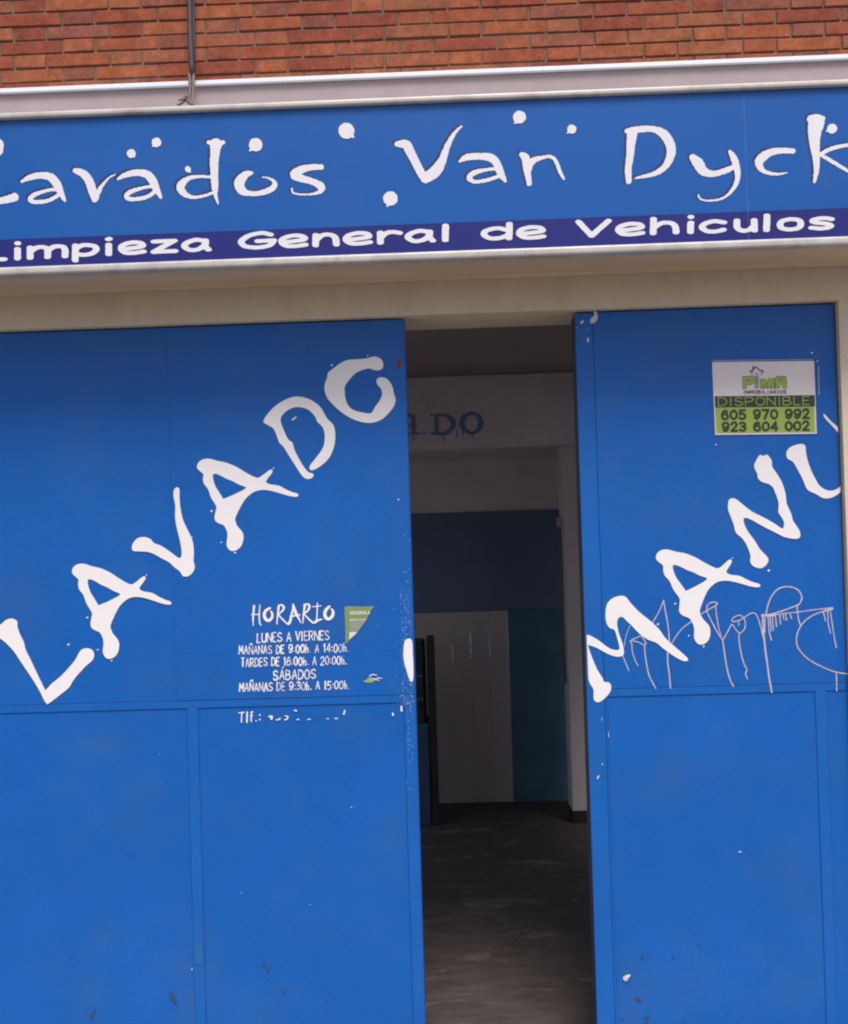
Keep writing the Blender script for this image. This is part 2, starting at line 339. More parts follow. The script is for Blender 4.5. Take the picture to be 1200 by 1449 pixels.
# ---- a plain pen alphabet: strokes in a unit box, '~' marks a curved stroke
G = {
'A': ['(0,0)(.5,1)(1,0)', '(.18,.34)(.84,.36)'], 'B': ['(0,0)(0,1)', '~(0,1)(.6,.97)(.8,.76)(.55,.54)(0,.52)', '~(0,.52)(.7,.5)(.95,.26)(.65,.03)(0,0)'],
'C': ['~(.95,.82)(.6,1)(.15,.82)(0,.5)(.15,.18)(.6,0)(.95,.18)'], 'D': ['(0,0)(0,1)', '~(0,1)(.5,.97)(.95,.7)(.95,.32)(.5,.03)(0,0)'],
'E': ['(.9,1)(0,1)(0,0)(.9,0)', '(0,.52)(.75,.52)'], 'F': ['(.9,1)(0,1)(0,0)', '(0,.52)(.75,.52)'],
'G': ['~(.95,.82)(.6,1)(.15,.82)(0,.5)(.15,.15)(.55,0)(.95,.2)', '(.95,.2)(.95,.45)(.5,.45)'], 'H': ['(0,0)(0,1)', '(1,0)(1,1)', '(0,.5)(1,.5)'],
'I': ['(.5,0)(.5,1)'], 'L': ['(0,1)(0,0)(.9,0)'], 'M': ['(0,0)(.1,1)(.5,.3)(.9,1)(1,0)'], 'N': ['(0,0)(0,1)(1,0)(1,1)'],
'O': ['~(.5,1)(.12,.85)(0,.5)(.12,.15)(.5,0)(.88,.15)(1,.5)(.88,.85)(.5,1)'], 'P': ['(0,0)(0,1)', '~(0,1)(.6,.98)(.95,.75)(.6,.48)(0,.46)'],
'R': ['(0,0)(0,1)', '~(0,1)(.6,.98)(.9,.76)(.6,.5)(0,.48)', '(.4,.48)(1,0)'], 'S': ['~(.9,.85)(.5,1)(.1,.85)(.15,.6)(.8,.42)(.95,.18)(.5,0)(.05,.15)'],
'T': ['(0,1)(1,1)', '(.5,1)(.5,0)'], 'U': ['~(0,1)(0,.3)(.2,.03)(.5,0)(.85,.05)(1,.35)(1,1)'], 'V': ['(0,1)(.5,0)(1,1)'], 'Z': ['(0,1)(1,1)(0,0)(1,0)'],
'0': ['~(.5,1)(.1,.8)(0,.5)(.1,.2)(.5,0)(.9,.2)(1,.5)(.9,.8)(.5,1)'], '1': ['(.2,.78)(.6,1)(.6,0)'],
'2': ['~(.05,.78)(.3,1)(.75,.97)(.9,.7)(.6,.4)(.05,0)', '(.05,0)(.98,0)'], '3': ['~(.05,.85)(.45,1)(.85,.85)(.8,.6)(.4,.53)', '~(.4,.53)(.9,.42)(.92,.15)(.45,0)(.02,.15)'],
'4': ['(.75,0)(.75,1)(0,.28)(1,.28)'], '5': ['(.9,1)(.18,1)(.1,.52)', '~(.1,.52)(.5,.63)(.92,.45)(.9,.13)(.45,0)(.03,.13)'],
'6': ['~(.85,.85)(.5,1)(.12,.75)(0,.35)(.15,.08)(.5,0)(.88,.1)(.95,.35)(.75,.58)(.4,.6)(.05,.4)'], '7': ['(0,1)(.98,1)(.35,0)'],
'9': ['~(.15,.15)(.5,0)(.88,.25)(1,.65)(.85,.92)(.5,1)(.12,.9)(.05,.65)(.25,.42)(.6,.4)(.95,.6)'],
':': ['(.5,.14)(.5,.16)', '(.5,.6)(.5,.62)'], '.': ['(.5,.04)(.5,.06)'],
'h': ['(.05,1)(.05,0)', '~(.05,.4)(.5,.6)(.85,.45)(.9,0)'], 'l': ['(.5,1)(.5,0)'], 'f': ['~(.95,.95)(.6,1)(.45,.8)(.45,0)', '(.1,.6)(.85,.6)'],
'Ñ': ['(0,0)(0,1)(1,0)(1,1)', '~(.15,1.18)(.35,1.3)(.6,1.18)(.85,1.3)'], 'Á': ['(0,0)(.5,1)(1,0)', '(.18,.34)(.84,.36)', '(.45,1.15)(.75,1.35)'],
}
W = {':': .3, '.': .35, 'I': .4, '1': .6, 'l': .3, 'h': .75, ' ': .55, 'M': 1.15, 'f': .6, 'E': .85, 'F': .8, 'L': .8}
def parse(s):
    sm = s[0] == '~'; p = [tuple(float(v) for v in q.split(',')) for q in s.strip('~()').split(')(')]
    return smooth(p, False, 4) if sm else p
def pen_text(txt, x0, y0, x1, y1, h, r, gap=.38, jit=0.0, rj=0.0, up=(0.018, -1.0), rnd=random):
    """text from baseline start (x0,y0) to end (x1,y1) in photo pixels, cap height h; -> strokes"""
    ws = [W.get(c, 1.0) for c in txt]; tot = sum(ws) + gap * (len(txt) - 1); u = 1 / tot; x = 0; out = []
    for c, wd in zip(txt, ws):
        if c != ' ':
            dj = rnd.uniform(-jit, jit)
            for s in G[c]:
                ps = []; r0 = r * (1 + rnd.uniform(-rj, rj))
                for k, (a, b) in enumerate(parse(s)):
                    t = (x + a * wd) * u; b = b + dj + rnd.uniform(-jit, jit) * .5
                    ps.append((x0 + (x1 - x0) * t + up[0] * h * b + rnd.uniform(-jit, jit) * h * .3, y0 + (y1 - y0) * t + up[1] * h * b, r0 * (1 + rnd.uniform(-rj, rj) * .5)))
                out.append(ps)
        x += wd + gap
    return out

# ================================================================== THE PLACE
# ------------------------------------------------------------------ key levels read off the photo, in metres on their planes
SY = -0.28                                                  # front of the sign box
z_strip_b = Z([(0, 132), (267, 119), (400, 112), (800, 96), (1200, 85)], -0.03)
z_strip_t = z_strip_b + 0.019
z_sg_t0 = Z([(0, 166), (400, 144), (800, 126.5), (1200, 117)], SY)
z_sg_t1 = Z([(0, 175), (150, 167), (400, 151.5), (800, 134.5), (1200, 125)], SY)
z_sg_b1 = Z([(0, 383), (275, 367), (550, 357.5), (850, 346.5), (1200, 339)], SY)
z_sg_b0 = Z([(0, 395), (275, 380), (550, 369.5), (850, 358.5), (1200, 351)], SY)
z_band = Z([(0, 342.5), (250, 329.5), (500, 317.5), (850, 304.5), (1200, 298)], SY)
z_door = Z([(0, 470), (300, 459), (572, 448), (811, 440), (1183, 431.5)], 0.03)
DY = 0.03                                                   # front of the gate leaves
z_rail_b = Z([(0, 1009), (260, 1004), (570, 994), (870, 985), (1155, 978)], DY)
z_rail_t = z_rail_b + 0.030
xL = X([(571.5, 445), (582.4, 800), (587.5, 980), (603, 1449)], DY)
xR = X([(811.5, 445), (825.3, 800), (831.8, 960), (844.3, 1449)], DY)
xJ = X([(1182.3, 432), (1190.6, 593), (1198, 800)], DY)
xa = X([(265, 1003), (276.5, 1449)], DY); xb = X([(280.5, 1003), (292, 1449)], DY)
xq = X([(571.6, 1000), (584.6, 1449)], DY)
xt = X([(1153, 980), (1169, 1449)], DY); xt2 = X([(1169.6, 980), (1184.5, 1449)], DY)
xs = X([(864, 990), (869, 1449)], DY)
x_seam = X([(240, 560), (243, 900)], DY)
XL0, XR0 = -5.4, 3.2                                        # how far the front goes on outside the frame

# ------------------------------------------------------------------ ground
def sheet(name, x0, x1, y0, y1, z, m):
    me = bpy.data.meshes.new(name); me.from_pydata([(x0, y0, z), (x1, y0, z), (x1, y1, z), (x0, y1, z)], [], [(0, 1, 2, 3)])
    return tag(link(name, me, m), kind='structure')
sheet('road', -150, 150, -150, 60, -0.14, M['road'])
tag(box('pavement', -60, 60, -2.6, -0.02, -0.13, 0.0, M['pave'], bev=0.01), kind='structure')
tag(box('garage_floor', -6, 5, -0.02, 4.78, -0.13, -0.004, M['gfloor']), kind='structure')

# ------------------------------------------------------------------ the building front
bld = thing('building', 'brick building front over a rendered lintel framing the blue garage gates', 'building', (0, 0.2, 0))
z_beige = z_door
box('concrete_band', XL0, XR0, 0.0, 0.25, z_sg_b0 + 0.16, z_strip_b + 0.004, M['mauve'], bld, bev=0.004)
box('white_flashing', XL0, XR0, -0.016, 0.0, z_strip_b, z_strip_t, M['strip'], bld, bev=0.003)
# lintel over the gates and the plastered piers beside them
box('lintel', XL0, XR0, 0.0, 0.25, z_door, z_sg_b0 + 0.157, M['beige'], bld)
box('pier', xJ, XR0, 0.0, 0.25, -0.1, z_door, M['beige'], bld)
box('pier', XL0, -5.25, 0.0, 0.25, -0.1, z_door, M['beige'], bld)
# the boxed-out underside that carries the sign
box('sign_soffit', XL0 + .1, XR0 - .1, SY + 0.02, -0.003, z_sg_b0 + 0.004, z_sg_b0 + 0.02, M['soffit'], bld)
# brickwork: alternate stretchers and headers
CH = 0.0543; per = 0.3735; jt = 0.0075; st = 0.2475; hd = per - st
zb0 = z_strip_t + 0.001
box('mortar', XL0, XR0, 0.0, 0.25, z_strip_b + 0.004, zb0 + CH * 30, M['mortar'], bld)
def brick_me(L, tag_):
    h = CH - jt
    bm = bmesh.new(); bmesh.ops.create_cube(bm, size=1)
    for v in bm.verts:
        v.co = Vector((v.co.x * (L - jt), v.co.y * 0.03, v.co.z * h)) + Vector((random.uniform(-.0016, .0016), 0, random.uniform(-.0012, .0012)))
    bmesh.ops.bevel(bm, geom=bm.edges[:], offset=0.0022, segments=1, affect='EDGES')
    me = bpy.data.meshes.new('brick'); bm.to_mesh(me); bm.free(); me.materials.append(M['brick']); return me
BS = [brick_me(st, 's') for _ in range(8)]; BH = [brick_me(hd, 'h') for _ in range(6)]
# phase read from the photo: header centres in course 0 (lowest whole one)
# header centre at photo pixel x=49 in the course seen at y 3-23 on the left
hx0, hz0 = at(49.5, 13, 0.0)
row_ref = round((hz0 - zb0 - CH / 2) / CH)
off = hz0 - (zb0 + CH / 2 + row_ref * CH)
if off > CH * .5: off -= CH
nb = 0; rest = bmesh.new()
x_lo, x_hi = at(0, 60, 0)[0] - 0.45, at(1200, 60, 0)[0] + 0.45
for r in range(-1, 28):
    zc = zb0 + CH / 2 + r * CH + off
    ph = hx0 + (0 if (r - row_ref) % 2 == 0 else per / 2) + random.uniform(-.004, .004)
    k0 = int((XL0 - ph) / per) - 1
    for k in range(k0, k0 + 27):
        for kind in (0, 1):
            cx = ph + k * per + (0 if kind == 0 else per / 2); L = hd if kind == 0 else st
            if cx - L / 2 < XL0 or cx + L / 2 > XR0: continue
            cz = zc + random.uniform(-.0012, .0012); yy = 0.009 + random.uniform(-.0025, .0025)
            if cz - CH / 2 < z_strip_b:
                if cz + CH / 2 > z_strip_t + .008: link('brick', box_me('brick', cx - L / 2 + jt / 2, cx + L / 2 - jt / 2, yy - .015, yy + .015, z_strip_t + .0005, cz + (CH - jt) / 2, .002), M['brick'], bld)
                continue
            if x_lo < cx < x_hi and r < 9 and nb < 300:
                me = random.choice(BH if kind == 0 else BS)
                o = bpy.data.objects.new('brick', me); C.objects.link(o); o.parent = bld
                o.location = Vector((cx, yy, cz)) - Vector(bld.location)
                o.rotation_euler = (0, random.uniform(-.004, .004), 0)
                nb += 1
            else:
                q = bmesh.ops.create_cube(rest, size=1)['verts']
                for v in q: v.co = Vector((cx + v.co.x * (L - jt), yy + v.co.y * .03, cz + v.co.z * (CH - jt)))
me = bpy.data.meshes.new('upper_brickwork'); rest.to_mesh(me); rest.free()
tag(link('upper_brickwork', me, M['brick'], bld), kind='stuff')

# ------------------------------------------------------------------ gates
YB = 0.115                                                 # back of the leaves
def chips(name, lst, m, parent, Y):
    polys = []
    for (x, y, r, sq, an) in lst: polys.append(blob(x, y, r, 7, sq, an))
    return flat_mesh(name, polys, m, parent, Y)
PY = DY - 0.0018                                            # print on the sheets
# left leaf
g1 = thing('gate_leaf', 'wide blue sheet metal gate leaf reading LAVADO, left of the dark opening', 'gate', (-1.4, 0.05, 0))
XE = -1.97  # leaf cut short out of view; opening beyond added to light the interior
box('frame_core', XE, xL, DY + 0.010, YB, 0.012, z_door - 0.012, M['blue2'], g1)
wavy_sheet('upper_sheet', XE, x_seam - 0.0004, z_rail_t + 0.001, z_door - 0.006, DY + 0.001, 0.008, M['blue'], g1, seed=1)
wavy_sheet('upper_sheet', x_seam + 0.0004, xL - 0.002, z_rail_t + 0.001, z_door - 0.006, DY, 0.009, M['blue'], g1, seed=4)
box('middle_rail', XE, xL - 0.041, DY + 0.001, DY + 0.0105, z_rail_b, z_rail_t - 0.001, M['blue2'], g1, bev=0.0015)
box('edge_stile', xq, xL, DY + 0.0006, DY + 0.0102, 0.01, z_rail_t - 0.001, M['blue2'], g1, bev=0.002)
box('stile', xa, xb, DY + 0.0012, DY + 0.0106, 0.01, z_rail_b - 0.0005, M['blue2'], g1, bev=0.0015)
box('stile', XE, XE + 0.045, DY + 0.0012, DY + 0.0106, 0.01, z_rail_b - 0.0005, M['blue2'], g1, bev=0.0015)
for a, b, s in ((XE + 0.046, xa - 0.001, 3), (xb + 0.001, xq - 0.001, 6)):
    wavy_sheet('lower_panel', a, b, 0.01, z_rail_b - 0.001, DY + 0.0045, 0.004, M['blue'], g1, amp=0.0014, seed=s)
# right leaf
g2 = thing('gate_leaf', 'blue sheet metal gate leaf reading MANU with scratched graffiti, right of the dark opening', 'gate', (1.2, 0.05, 0))
XF = xJ - 0.008
box('shaded_edge', xR, xR + .004, DY + 0.0106, YB + .03, 0.01, z_door - 0.010, M['darkedge'], g2)  # leaf's side face, its shade painted as a dark colour
box('frame_core', xR + .0045, XF, DY + 0.010, YB + .03, 0.012, z_door - 0.012, M['blue2'], g2)
xi = X([(850, 800), (857, 960)], DY)
box('edge_stile', xR, xi, DY + 0.0004, DY + 0.0102, 0.01, z_door - 0.006, M['blue2'], g2, bev=0.002)
wavy_sheet('upper_sheet', xi + 0.001, XF, z_rail_t + 0.001, z_door - 0.006, DY + 0.0004, 0.009, M['blue'], g2, seed=8)
box('middle_rail', xi + 0.001, XF, DY + 0.001, DY + 0.0105, z_rail_b, z_rail_t - 0.001, M['blue2'], g2, bev=0.0015)
box('stile', xi + .001, xs, DY + 0.0018, DY + 0.0104, 0.01, z_rail_b - 0.0005, M['blue2'], g2, bev=0.001)
box('stile', xt, xt2, DY + 0.0012, DY + 0.0106, 0.01, z_rail_b - 0.0005, M['blue2'], g2, bev=0.0015)
wavy_sheet('lower_panel', xs + 0.001, xt - 0.001, 0.01, z_rail_b - 0.001, DY + 0.0045, 0.004, M['blue'], g2, amp=0.0014, seed=5)
wavy_sheet('lower_panel', xt2 + 0.001, XF, 0.01, z_rail_b - 0.001, DY + 0.0045, 0.004, M['blue'], g2, amp=0.0005, seed=2)

# ---- big cut letters, traced
z1 = lambda p: zm(p, 0, 780, 4.615)
z2 = lambda p: zm(p, 90, 660, 4.8)
z3 = lambda p: zm(p, 260, 480, 3.529)
z7 = lambda p: zm(p, 980, 480, 5.4545)
z8 = lambda p: zm(p, 810, 700, 3.077)
Lp = z1([(0,470),(30,445),(70,438),(100,455),(103,490),(120,540),(145,590),(157,640),(190,705),(235,800),(286,902),(290,903),(330,860),(375,825),(430,770),(480,710),(505,665),(525,640),(560,632),(595,645),(606,675),(595,710),(550,750),(490,815),(465,850),(440,890),(390,930),(345,965),(303,995),(298,993),(280,970),(250,910),(205,835),(130,725),(75,645),(20,590),(0,575),(-30,550),(-38,510),(-25,488)])
Ao = [(460,135),(462,118),(475,98),(500,84),(540,82),(590,98),(650,112),(715,142),(770,178),(842,216),(880,200),(915,172),(938,163),(940,185),(915,220),(903,245),(930,262),(985,272),(1035,300),(1075,318),(1105,328),(1112,342),(1095,350),(1045,340),(970,315),(910,300),(860,300),(820,315),(780,350),(757,385),(735,430),(718,470),(713,495),(728,535),(755,568),(770,600),(765,650),(745,685),(710,702),(680,692),(663,655),(668,600),(660,560),(640,528),(605,512),(582,485),(588,430),(590,400),(555,340),(535,285),(508,250),(500,215),(502,185),(482,165),(466,150)]
Ah = [(565,185),(600,190),(650,218),(690,235),(730,258),(775,278),(760,295),(735,308),(690,330),(636,352),(632,350),(605,305),(580,265),(566,220)]
Asp = [(560,432,8,.8),(437,607,9,.8),(630,642,8,.6),(720,713,9,.6),(948,155,6,1)]
Vp = z2([(455,545),(470,510),(500,485),(540,480),(580,492),(605,520),(650,537),(690,562),(730,590),(760,613),(782,622),(795,600),(790,540),(775,470),(760,410),(750,340),(752,270),(740,205),(743,160),(762,142),(780,155),(780,210),(785,270),(800,350),(825,410),(855,470),(872,520),(878,590),(875,640),(884,680),(870,720),(835,747),(800,742),(785,715),(745,685),(710,652),(650,620),(605,595),(560,580),(500,577),(462,573)])
Dp = z3([(395,412),(410,380),(445,340),(490,308),(530,290),(570,284),(620,295),(665,322),(690,350),(715,395),(745,425),(755,470),(750,530),(725,590),(690,625),(655,648),(630,652),(628,630),(655,595),(685,555),(700,520),(702,470),(690,435),(665,410),(655,385),(620,350),(580,338),(545,340),(510,358),(485,385),(482,410),(500,460),(520,500),(540,515),(550,550),(575,600),(600,640),(620,662),(645,672),(640,690),(615,697),(590,682),(555,630),(520,575),(495,535),(475,515),(460,475),(445,445),(420,428)])
Op = z3([(915,92),(950,83),(980,92),(995,115),(990,145),(960,153),(925,143),(895,150),(860,165),(830,195),(805,230),(803,265),(808,300),(825,335),(855,355),(900,365),(935,367),(955,335),(980,300),(990,270),(985,245),(965,220),(965,195),(990,187),(1020,200),(1042,235),(1048,265),(1057,295),(1050,330),(1020,370),(985,400),(940,415),(890,412),(840,395),(790,365),(745,325),(715,290),(702,250),(705,215),(715,190),(720,165),(750,140),(785,115),(820,100),(870,97)])
def affine(src, dst):
    A = np.array([[x, y, 1] for x, y in src]); T = np.linalg.solve(A, np.array(dst)); return lambda p: [tuple(np.array([q[0], q[1], 1]) @ T) for q in p]
A1 = z1(Ao); A1h = z1(Ah); A1s = z1([(a, b) for a, b, *_ in Asp])
srcA = [(99.7, 807), (241, 854), (153.8, 932)]
T2 = affine(srcA, [(277.6, 658.5), (421.5, 701), (329.4, 779.5)]); T3 = affine(srcA, [(929.6, 787.7), (1078, 829), (995, 912)])
def letter(rings, par, lab): return tag(outline('letter', rings, M['white'], par, PY), lab)
letter([Lp], g1, 'white cut letter L'); letter([A1, A1h], g1, 'first white cut letter A'); letter([Vp], g1, 'white cut letter V')
letter([T2(A1), T2(A1h)], g1, 'second white cut letter A'); letter([Dp], g1, 'white cut letter D'); letter([Op], g1, 'white cut letter O')
def specks(name, pts, rr, par):
    return flat_mesh(name, [blob(x, y, r * .85, 7, .7, -.5) for (x, y), r in zip(pts, rr)], M['white'], par, PY + .0007)
specks('vinyl_speck', A1s + T2(A1s) + z3([(740, 126), (918, 80), (1072, 800)]), [1.9, 2.1, 1.5, 1.8, 1.3] * 2 + [2.0, 1.6, 1.5], g1)
ink('vinyl_dash', [zm([(541, 400, 4), (558, 387, 3)], 260, 480, 3.529)], M['white'], g1, PY)
Mp = z8([(60,612),(110,630),(150,660),(180,675),(208,673),(200,630),(187,590),(165,580),(150,552),(148,510),(155,475),(180,450),(215,440),(238,447),(260,475),(300,515),(350,555),(385,590),(410,625),(460,670),(500,705),(508,720),(490,725),(450,705),(400,670),(370,645),(330,630),(290,600),(262,570),(245,555),(222,533),(205,537),(198,560),(205,600),(222,650),(228,685),(220,703),(190,705),(150,690),(110,668),(74,656),(73,664),(85,700),(110,760),(135,800),(140,815),(165,820),(172,845),(160,870),(135,895),(112,905),(95,890),(95,850),(80,825),(70,790),(66,740),(62,690)])
Np = z8([(683,45),(690,20),(715,18),(750,45),(790,75),(840,100),(885,125),(918,147),(926,142),(928,120),(915,95),(903,75),(905,40),(893,0)]) + z7([(650,1190),(635,1150),(600,1120),(550,1105),(515,1075),(510,1040),(485,985),(500,940),(530,895),(555,903),(585,893),(605,915),(622,940),(625,985),(655,1030),(690,1085),(710,1130)]) + z8([(935,0),(940,40),(960,85),(968,115),(995,155),(998,185),(975,193),(930,185),(915,178),(880,160),(830,135),(790,112),(757,101),(752,120),(770,160),(800,200),(825,240),(858,275),(855,300),(830,320),(795,312),(780,290),(782,265),(765,220),(745,190),(718,165),(708,130),(693,90),(685,70)])
Up = z7([(735,885),(750,850),(790,825),(850,812),(880,825),(885,860),(895,920),(925,1010),(960,1080),(990,1130),(1040,1165),(1090,1172),(1135,1155),(1171,1132)]) + [(1195.2, 694), (1186, 701.5), (1176, 705.5), (1166.3, 705), (1156, 699)] + z7([(900,1165),(865,1090),(840,1040),(800,970),(780,945),(745,925)])
Up2 = z7([(1020,592),(1033,588),(1080,640),(1130,680),(1152,702),(1156,745),(1120,710),(1080,665),(1040,625)])
# clip what runs over the leaf's edges
def clip_x(p, lo=None, hi=None):
    q = []
    for x, y in p:
        if lo is not None: x = max(x, 811.5 + (y - 445) * 0.0405 + 1.2)
        if hi is not None: x = min(x, 1182.3 + (y - 432) * 0.0445 - 2.2)
        q.append((x, y))
    return q
tag(outline('letter', [clip_x(smooth(Mp, True, 3), lo=1)], M['white'], g2, PY, sm=False), 'white cut letter M')
letter([T3(A1), T3(A1h)], g2, 'white cut letter A'); letter([Np], g2, 'white cut letter N')
tag(outline('letter', [clip_x(smooth(Up, True, 3), hi=1)], M['white'], g2, PY, sm=False), 'white cut letter U')
outline('letter_end', [clip_x(smooth(Up2, True, 3), hi=1)], M['white'], g2, PY, sm=False)
specks('vinyl_speck', T3(A1s) + z7([(928, 113), (972, 175), (958, 497), (188, 815)]) + z8([(377, 565), (862, 330)]), [1.9, 2.1, 1.5, 1.8, 1.3, 1.6, 1.4, 1.2, 1.4, 2.1, 2.2], g2)
outline('letter_scrap', [[(572, 910), (577, 904), (583, 907), (584, 925), (585, 945), (584.5, 962), (581, 965), (576, 952), (571, 932)]], M['white'], g1, PY)

# ---- opening hours on the left leaf
rn = random.Random(3)
def line(txt, x0, y0, x1, y1, h, r, **k):
    o = ink('text_line', pen_text(txt, x0, y0, x1, y1, h, r, jit=.05, rj=.35, rnd=rn, **k), M['white'], g1, PY, res=0.35, wob=0.12, seed=h); return o
zh = lambda p: zm(smooth(p, False, 3), 310, 840, 8.0)
HR = [[(388,140,12),(380,230,10),(376,300,8),(380,365,4)],[(360,240,6),(450,235,6)],[(455,130,5),(447,230,7),(450,320,8),(465,355,7)],
 [(568,165,12),(522,192,16),(504,240,18),(522,292,18),(558,304,17),(592,270,15),(592,222,12),(576,200,8)],
 [(668,150,13),(656,250,9),(648,345,6)],[(665,135,8),(705,130,10),(727,157,13),(712,195,11),(665,235,7)],[(665,240,7),(710,290,9),(765,342,9),(780,343,14),(797,318,15),(812,250,12),(830,170,11),(832,122,8)],[(832,122,9),(858,210,18),(890,270,11),(920,332,5)],[(800,262,10),(910,240,7)],
 [(965,140,13),(950,240,9),(942,335,6)],[(955,125,8),(1000,120,10),(1017,147,13),(1002,190,11),(955,232,7)],[(960,235,7),(1010,290,9),(1060,332,10),(1085,325,9)],
 [(1108,105,6),(1105,200,7),(1100,300,7)],[(1050,150,5),(1150,140,6)],[(1080,325,14),(1112,305,14),(1162,290,5)],
 [(1245,145,12),(1206,185,18),(1192,235,19),(1210,280,18),(1245,286,17),(1280,250,18),(1285,200,14),(1266,175,8)]]
ink('text_line', [zh(p) for p in HR], M['white'], g1, PY, res=.35, wob=.1)
line('LUNES A VIERNES', 363, 909, 465, 905.5, 12.5, .72, gap=.32)
line('MAÑANAS DE 9:00h. A 14:00h.', 337, 926, 493, 922.5, 11.5, .68)
line('TARDES DE 16:00h. A 20:00h.', 340, 943.5, 490, 940, 11.5, .68)
line('SÁBADOS', 386, 962.5, 446, 960, 13, .8)
line('MAÑANAS DE 9:30h. A 15:00h.', 338, 978.5, 494, 975.5, 11.5, .68)
y2 = DY + 0.0045 - 0.0030
ink('text_line', pen_text('Tlf.:', 337, 1023, 368, 1021, 14, .95, jit=.05, rj=.3, rnd=rn), M['white'], g1, y2, res=.35)
z9 = lambda p: zm(p, 320, 980, 4.286)
ink('number_remnants', [z9(s) for s in ([(258,147,5),(275,148,6),(272,162,6)],[(300,168,3),(318,165,4),(325,158,3)],[(355,143,3),(372,148,4),(368,162,4),(352,168,3)],[(412,110,4),(425,112,4)],[(425,165,2.5),(440,166,3)],[(492,165,2.5),(508,164,3)],[(610,161,2.5),(620,161,2.5)],[(658,160,3),(674,160,3)],[(718,112,4),(712,132,5)],[(1010,130,5),(1012,142,4)],[(1062,88,5),(1064,112,6)])], M['white'], g1, y2, res=.35)
# sheen along the leaf's free edge, put in as pale specks
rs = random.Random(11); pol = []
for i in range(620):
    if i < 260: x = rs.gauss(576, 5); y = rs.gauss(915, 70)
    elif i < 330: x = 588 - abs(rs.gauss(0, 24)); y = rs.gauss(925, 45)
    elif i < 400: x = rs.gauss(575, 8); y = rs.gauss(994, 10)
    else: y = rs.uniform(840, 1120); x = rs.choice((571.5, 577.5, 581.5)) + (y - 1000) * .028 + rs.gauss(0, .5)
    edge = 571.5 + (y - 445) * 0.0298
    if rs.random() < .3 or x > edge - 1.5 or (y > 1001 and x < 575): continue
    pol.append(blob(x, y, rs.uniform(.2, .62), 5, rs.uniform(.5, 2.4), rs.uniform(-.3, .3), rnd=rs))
tag(flat_mesh('sheen_specks', pol, M['edgesheen'], g1, DY - 0.0008), 'fine pale specks standing for sheen on the gate edge', kind='stuff')
flat_mesh('rust_mark', [blob(565, 513, 3.2, 8, 2.6, .05, rnd=rs)], M['rust'], g1, PY)
for b_ in [blob(246, 1412, 3, 9, 3.6, -.5, .3, rs), blob(134, 1433, 2.4, 8, 3.2, .4, .3, rs), blob(380, 1373, 2.2, 8, 1.5, 0, .4, rs), blob(402, 1404, 2.6, 8, 1.1, 0, .4, rs), blob(374, 1366, 1.6, 7, 2, .3, .4, rs)]: flat_mesh('scuff_mark', [b_], M['smudge'], g1, y2)
chips('paint_chip', [(273, 1372, 1.3, .8, 0), (497, 1143, 1.3, .4, .5), (342, 1264, .6, 1, 0), (439, 1281, .6, 1, 0), (225, 1067, .6, 1, 0)], M['chip'], g1, DY + .0002)
flat_mesh('paint_trace', [[(276, 1337), (288, 1336), (289, 1364), (278, 1365)]], M['ghost'], g1, DY - .0004)
# chips and marks on the right leaf
outline('paint_chip', [[(840, 439), (845, 441), (846, 450), (842, 456), (836, 457), (836, 450), (841, 446)]], M['chip'], g2, PY)
chips('paint_chip', [(824, 455, 3.2, .55, -.6), (817, 463, 1.3, .4, -.5), (832.5, 480, 1.4, 3.0, .1), (832, 466, 1, 1, 0), (847, 1100, 1.4, 2.4, .35), (852.6, 1018, .35, 8, 0), (862, 1040, .35, 14, 0), (1047, 1204.5, 2.2, .35, 0), (853, 1082, .8, 2, 0)], M['chip'], g2, PY)
outline('paint_chip', [[(881, 1383), (886, 1380), (891, 1380), (888, 1385), (885, 1389), (881, 1387)]], M['chip'], g2, y2)
for b_ in [blob(x, y, r, 8, q, a, .35, rs) for x, y, r, q, a in ((908,1354.5,2.4,.8,0),(901,1370,1.2,1,0),(886,1391,3,.35,.3),(902,1415,5,.4,.3),(988,1335.5,1.8,1,0),(952,1355,1.2,2.4,0),(1123,1372,1.6,1,0),(1171.5,1401,1.8,1,0),(914,1440,4,.4,-.3),(878,1444,1.6,1,0),(965,1444,2,.8,0),(1026,1434,2,.6,0),(913,1447,3,.5,0))]: flat_mesh('scuff_mark', [b_], M['smudge'], g2, y2)
# graffiti scratched across it
za = lambda p: zm(p, 860, 820, 6.667); zb = lambda p: zm(p, 1020, 810, 6.667)
gs = []
def gl(f, pts, r=6.0, sm=True):
    p = f(pts); p = smooth(p, False, 4) if sm else p
    gs.append([(a, b, r * .8 / 6.667) for a, b in p])
gl(za, [(220,435),(185,520),(160,640)], 4); gl(za, [(150,725),(175,785),(205,860)]); gl(za, [(325,530),(225,578),(235,610),(240,680),(265,760),(295,815)]); gl(za, [(225,578),(290,590),(355,620)])
gl(za, [(325,530),(355,575),(370,605),(357,625),(360,700),(375,800),(400,910),(440,990),(460,1028)], 7); gl(za, [(430,410),(490,310),(535,205)]); gl(za, [(535,195),(560,330),(580,450),(592,600)], 7)
gl(za, [(575,690),(575,780),(590,900),(600,1025)], 8); gl(za, [(610,605),(680,500),(740,440),(800,398)]); gl(za, [(895,325),(960,285),(1030,245),(1045,225),(1015,212),(970,225),(945,265),(955,320),(1010,430),(1060,520),(1100,575)], 7)
gl(za, [(1030,245),(1040,350),(1060,460),(1080,530)], 6)
gl(zb, [(30,640),(45,750),(65,880),(95,1000),(130,1072)], 8); gl(zb, [(30,635),(70,570),(110,495),(130,500),(155,540),(185,568),(220,555),(243,510),(240,450),(215,415),(185,403),(150,415),(120,440),(125,462),(160,460),(210,440),(270,400),(315,380),(350,400),(375,460),(395,530),(415,620)], 6.5)
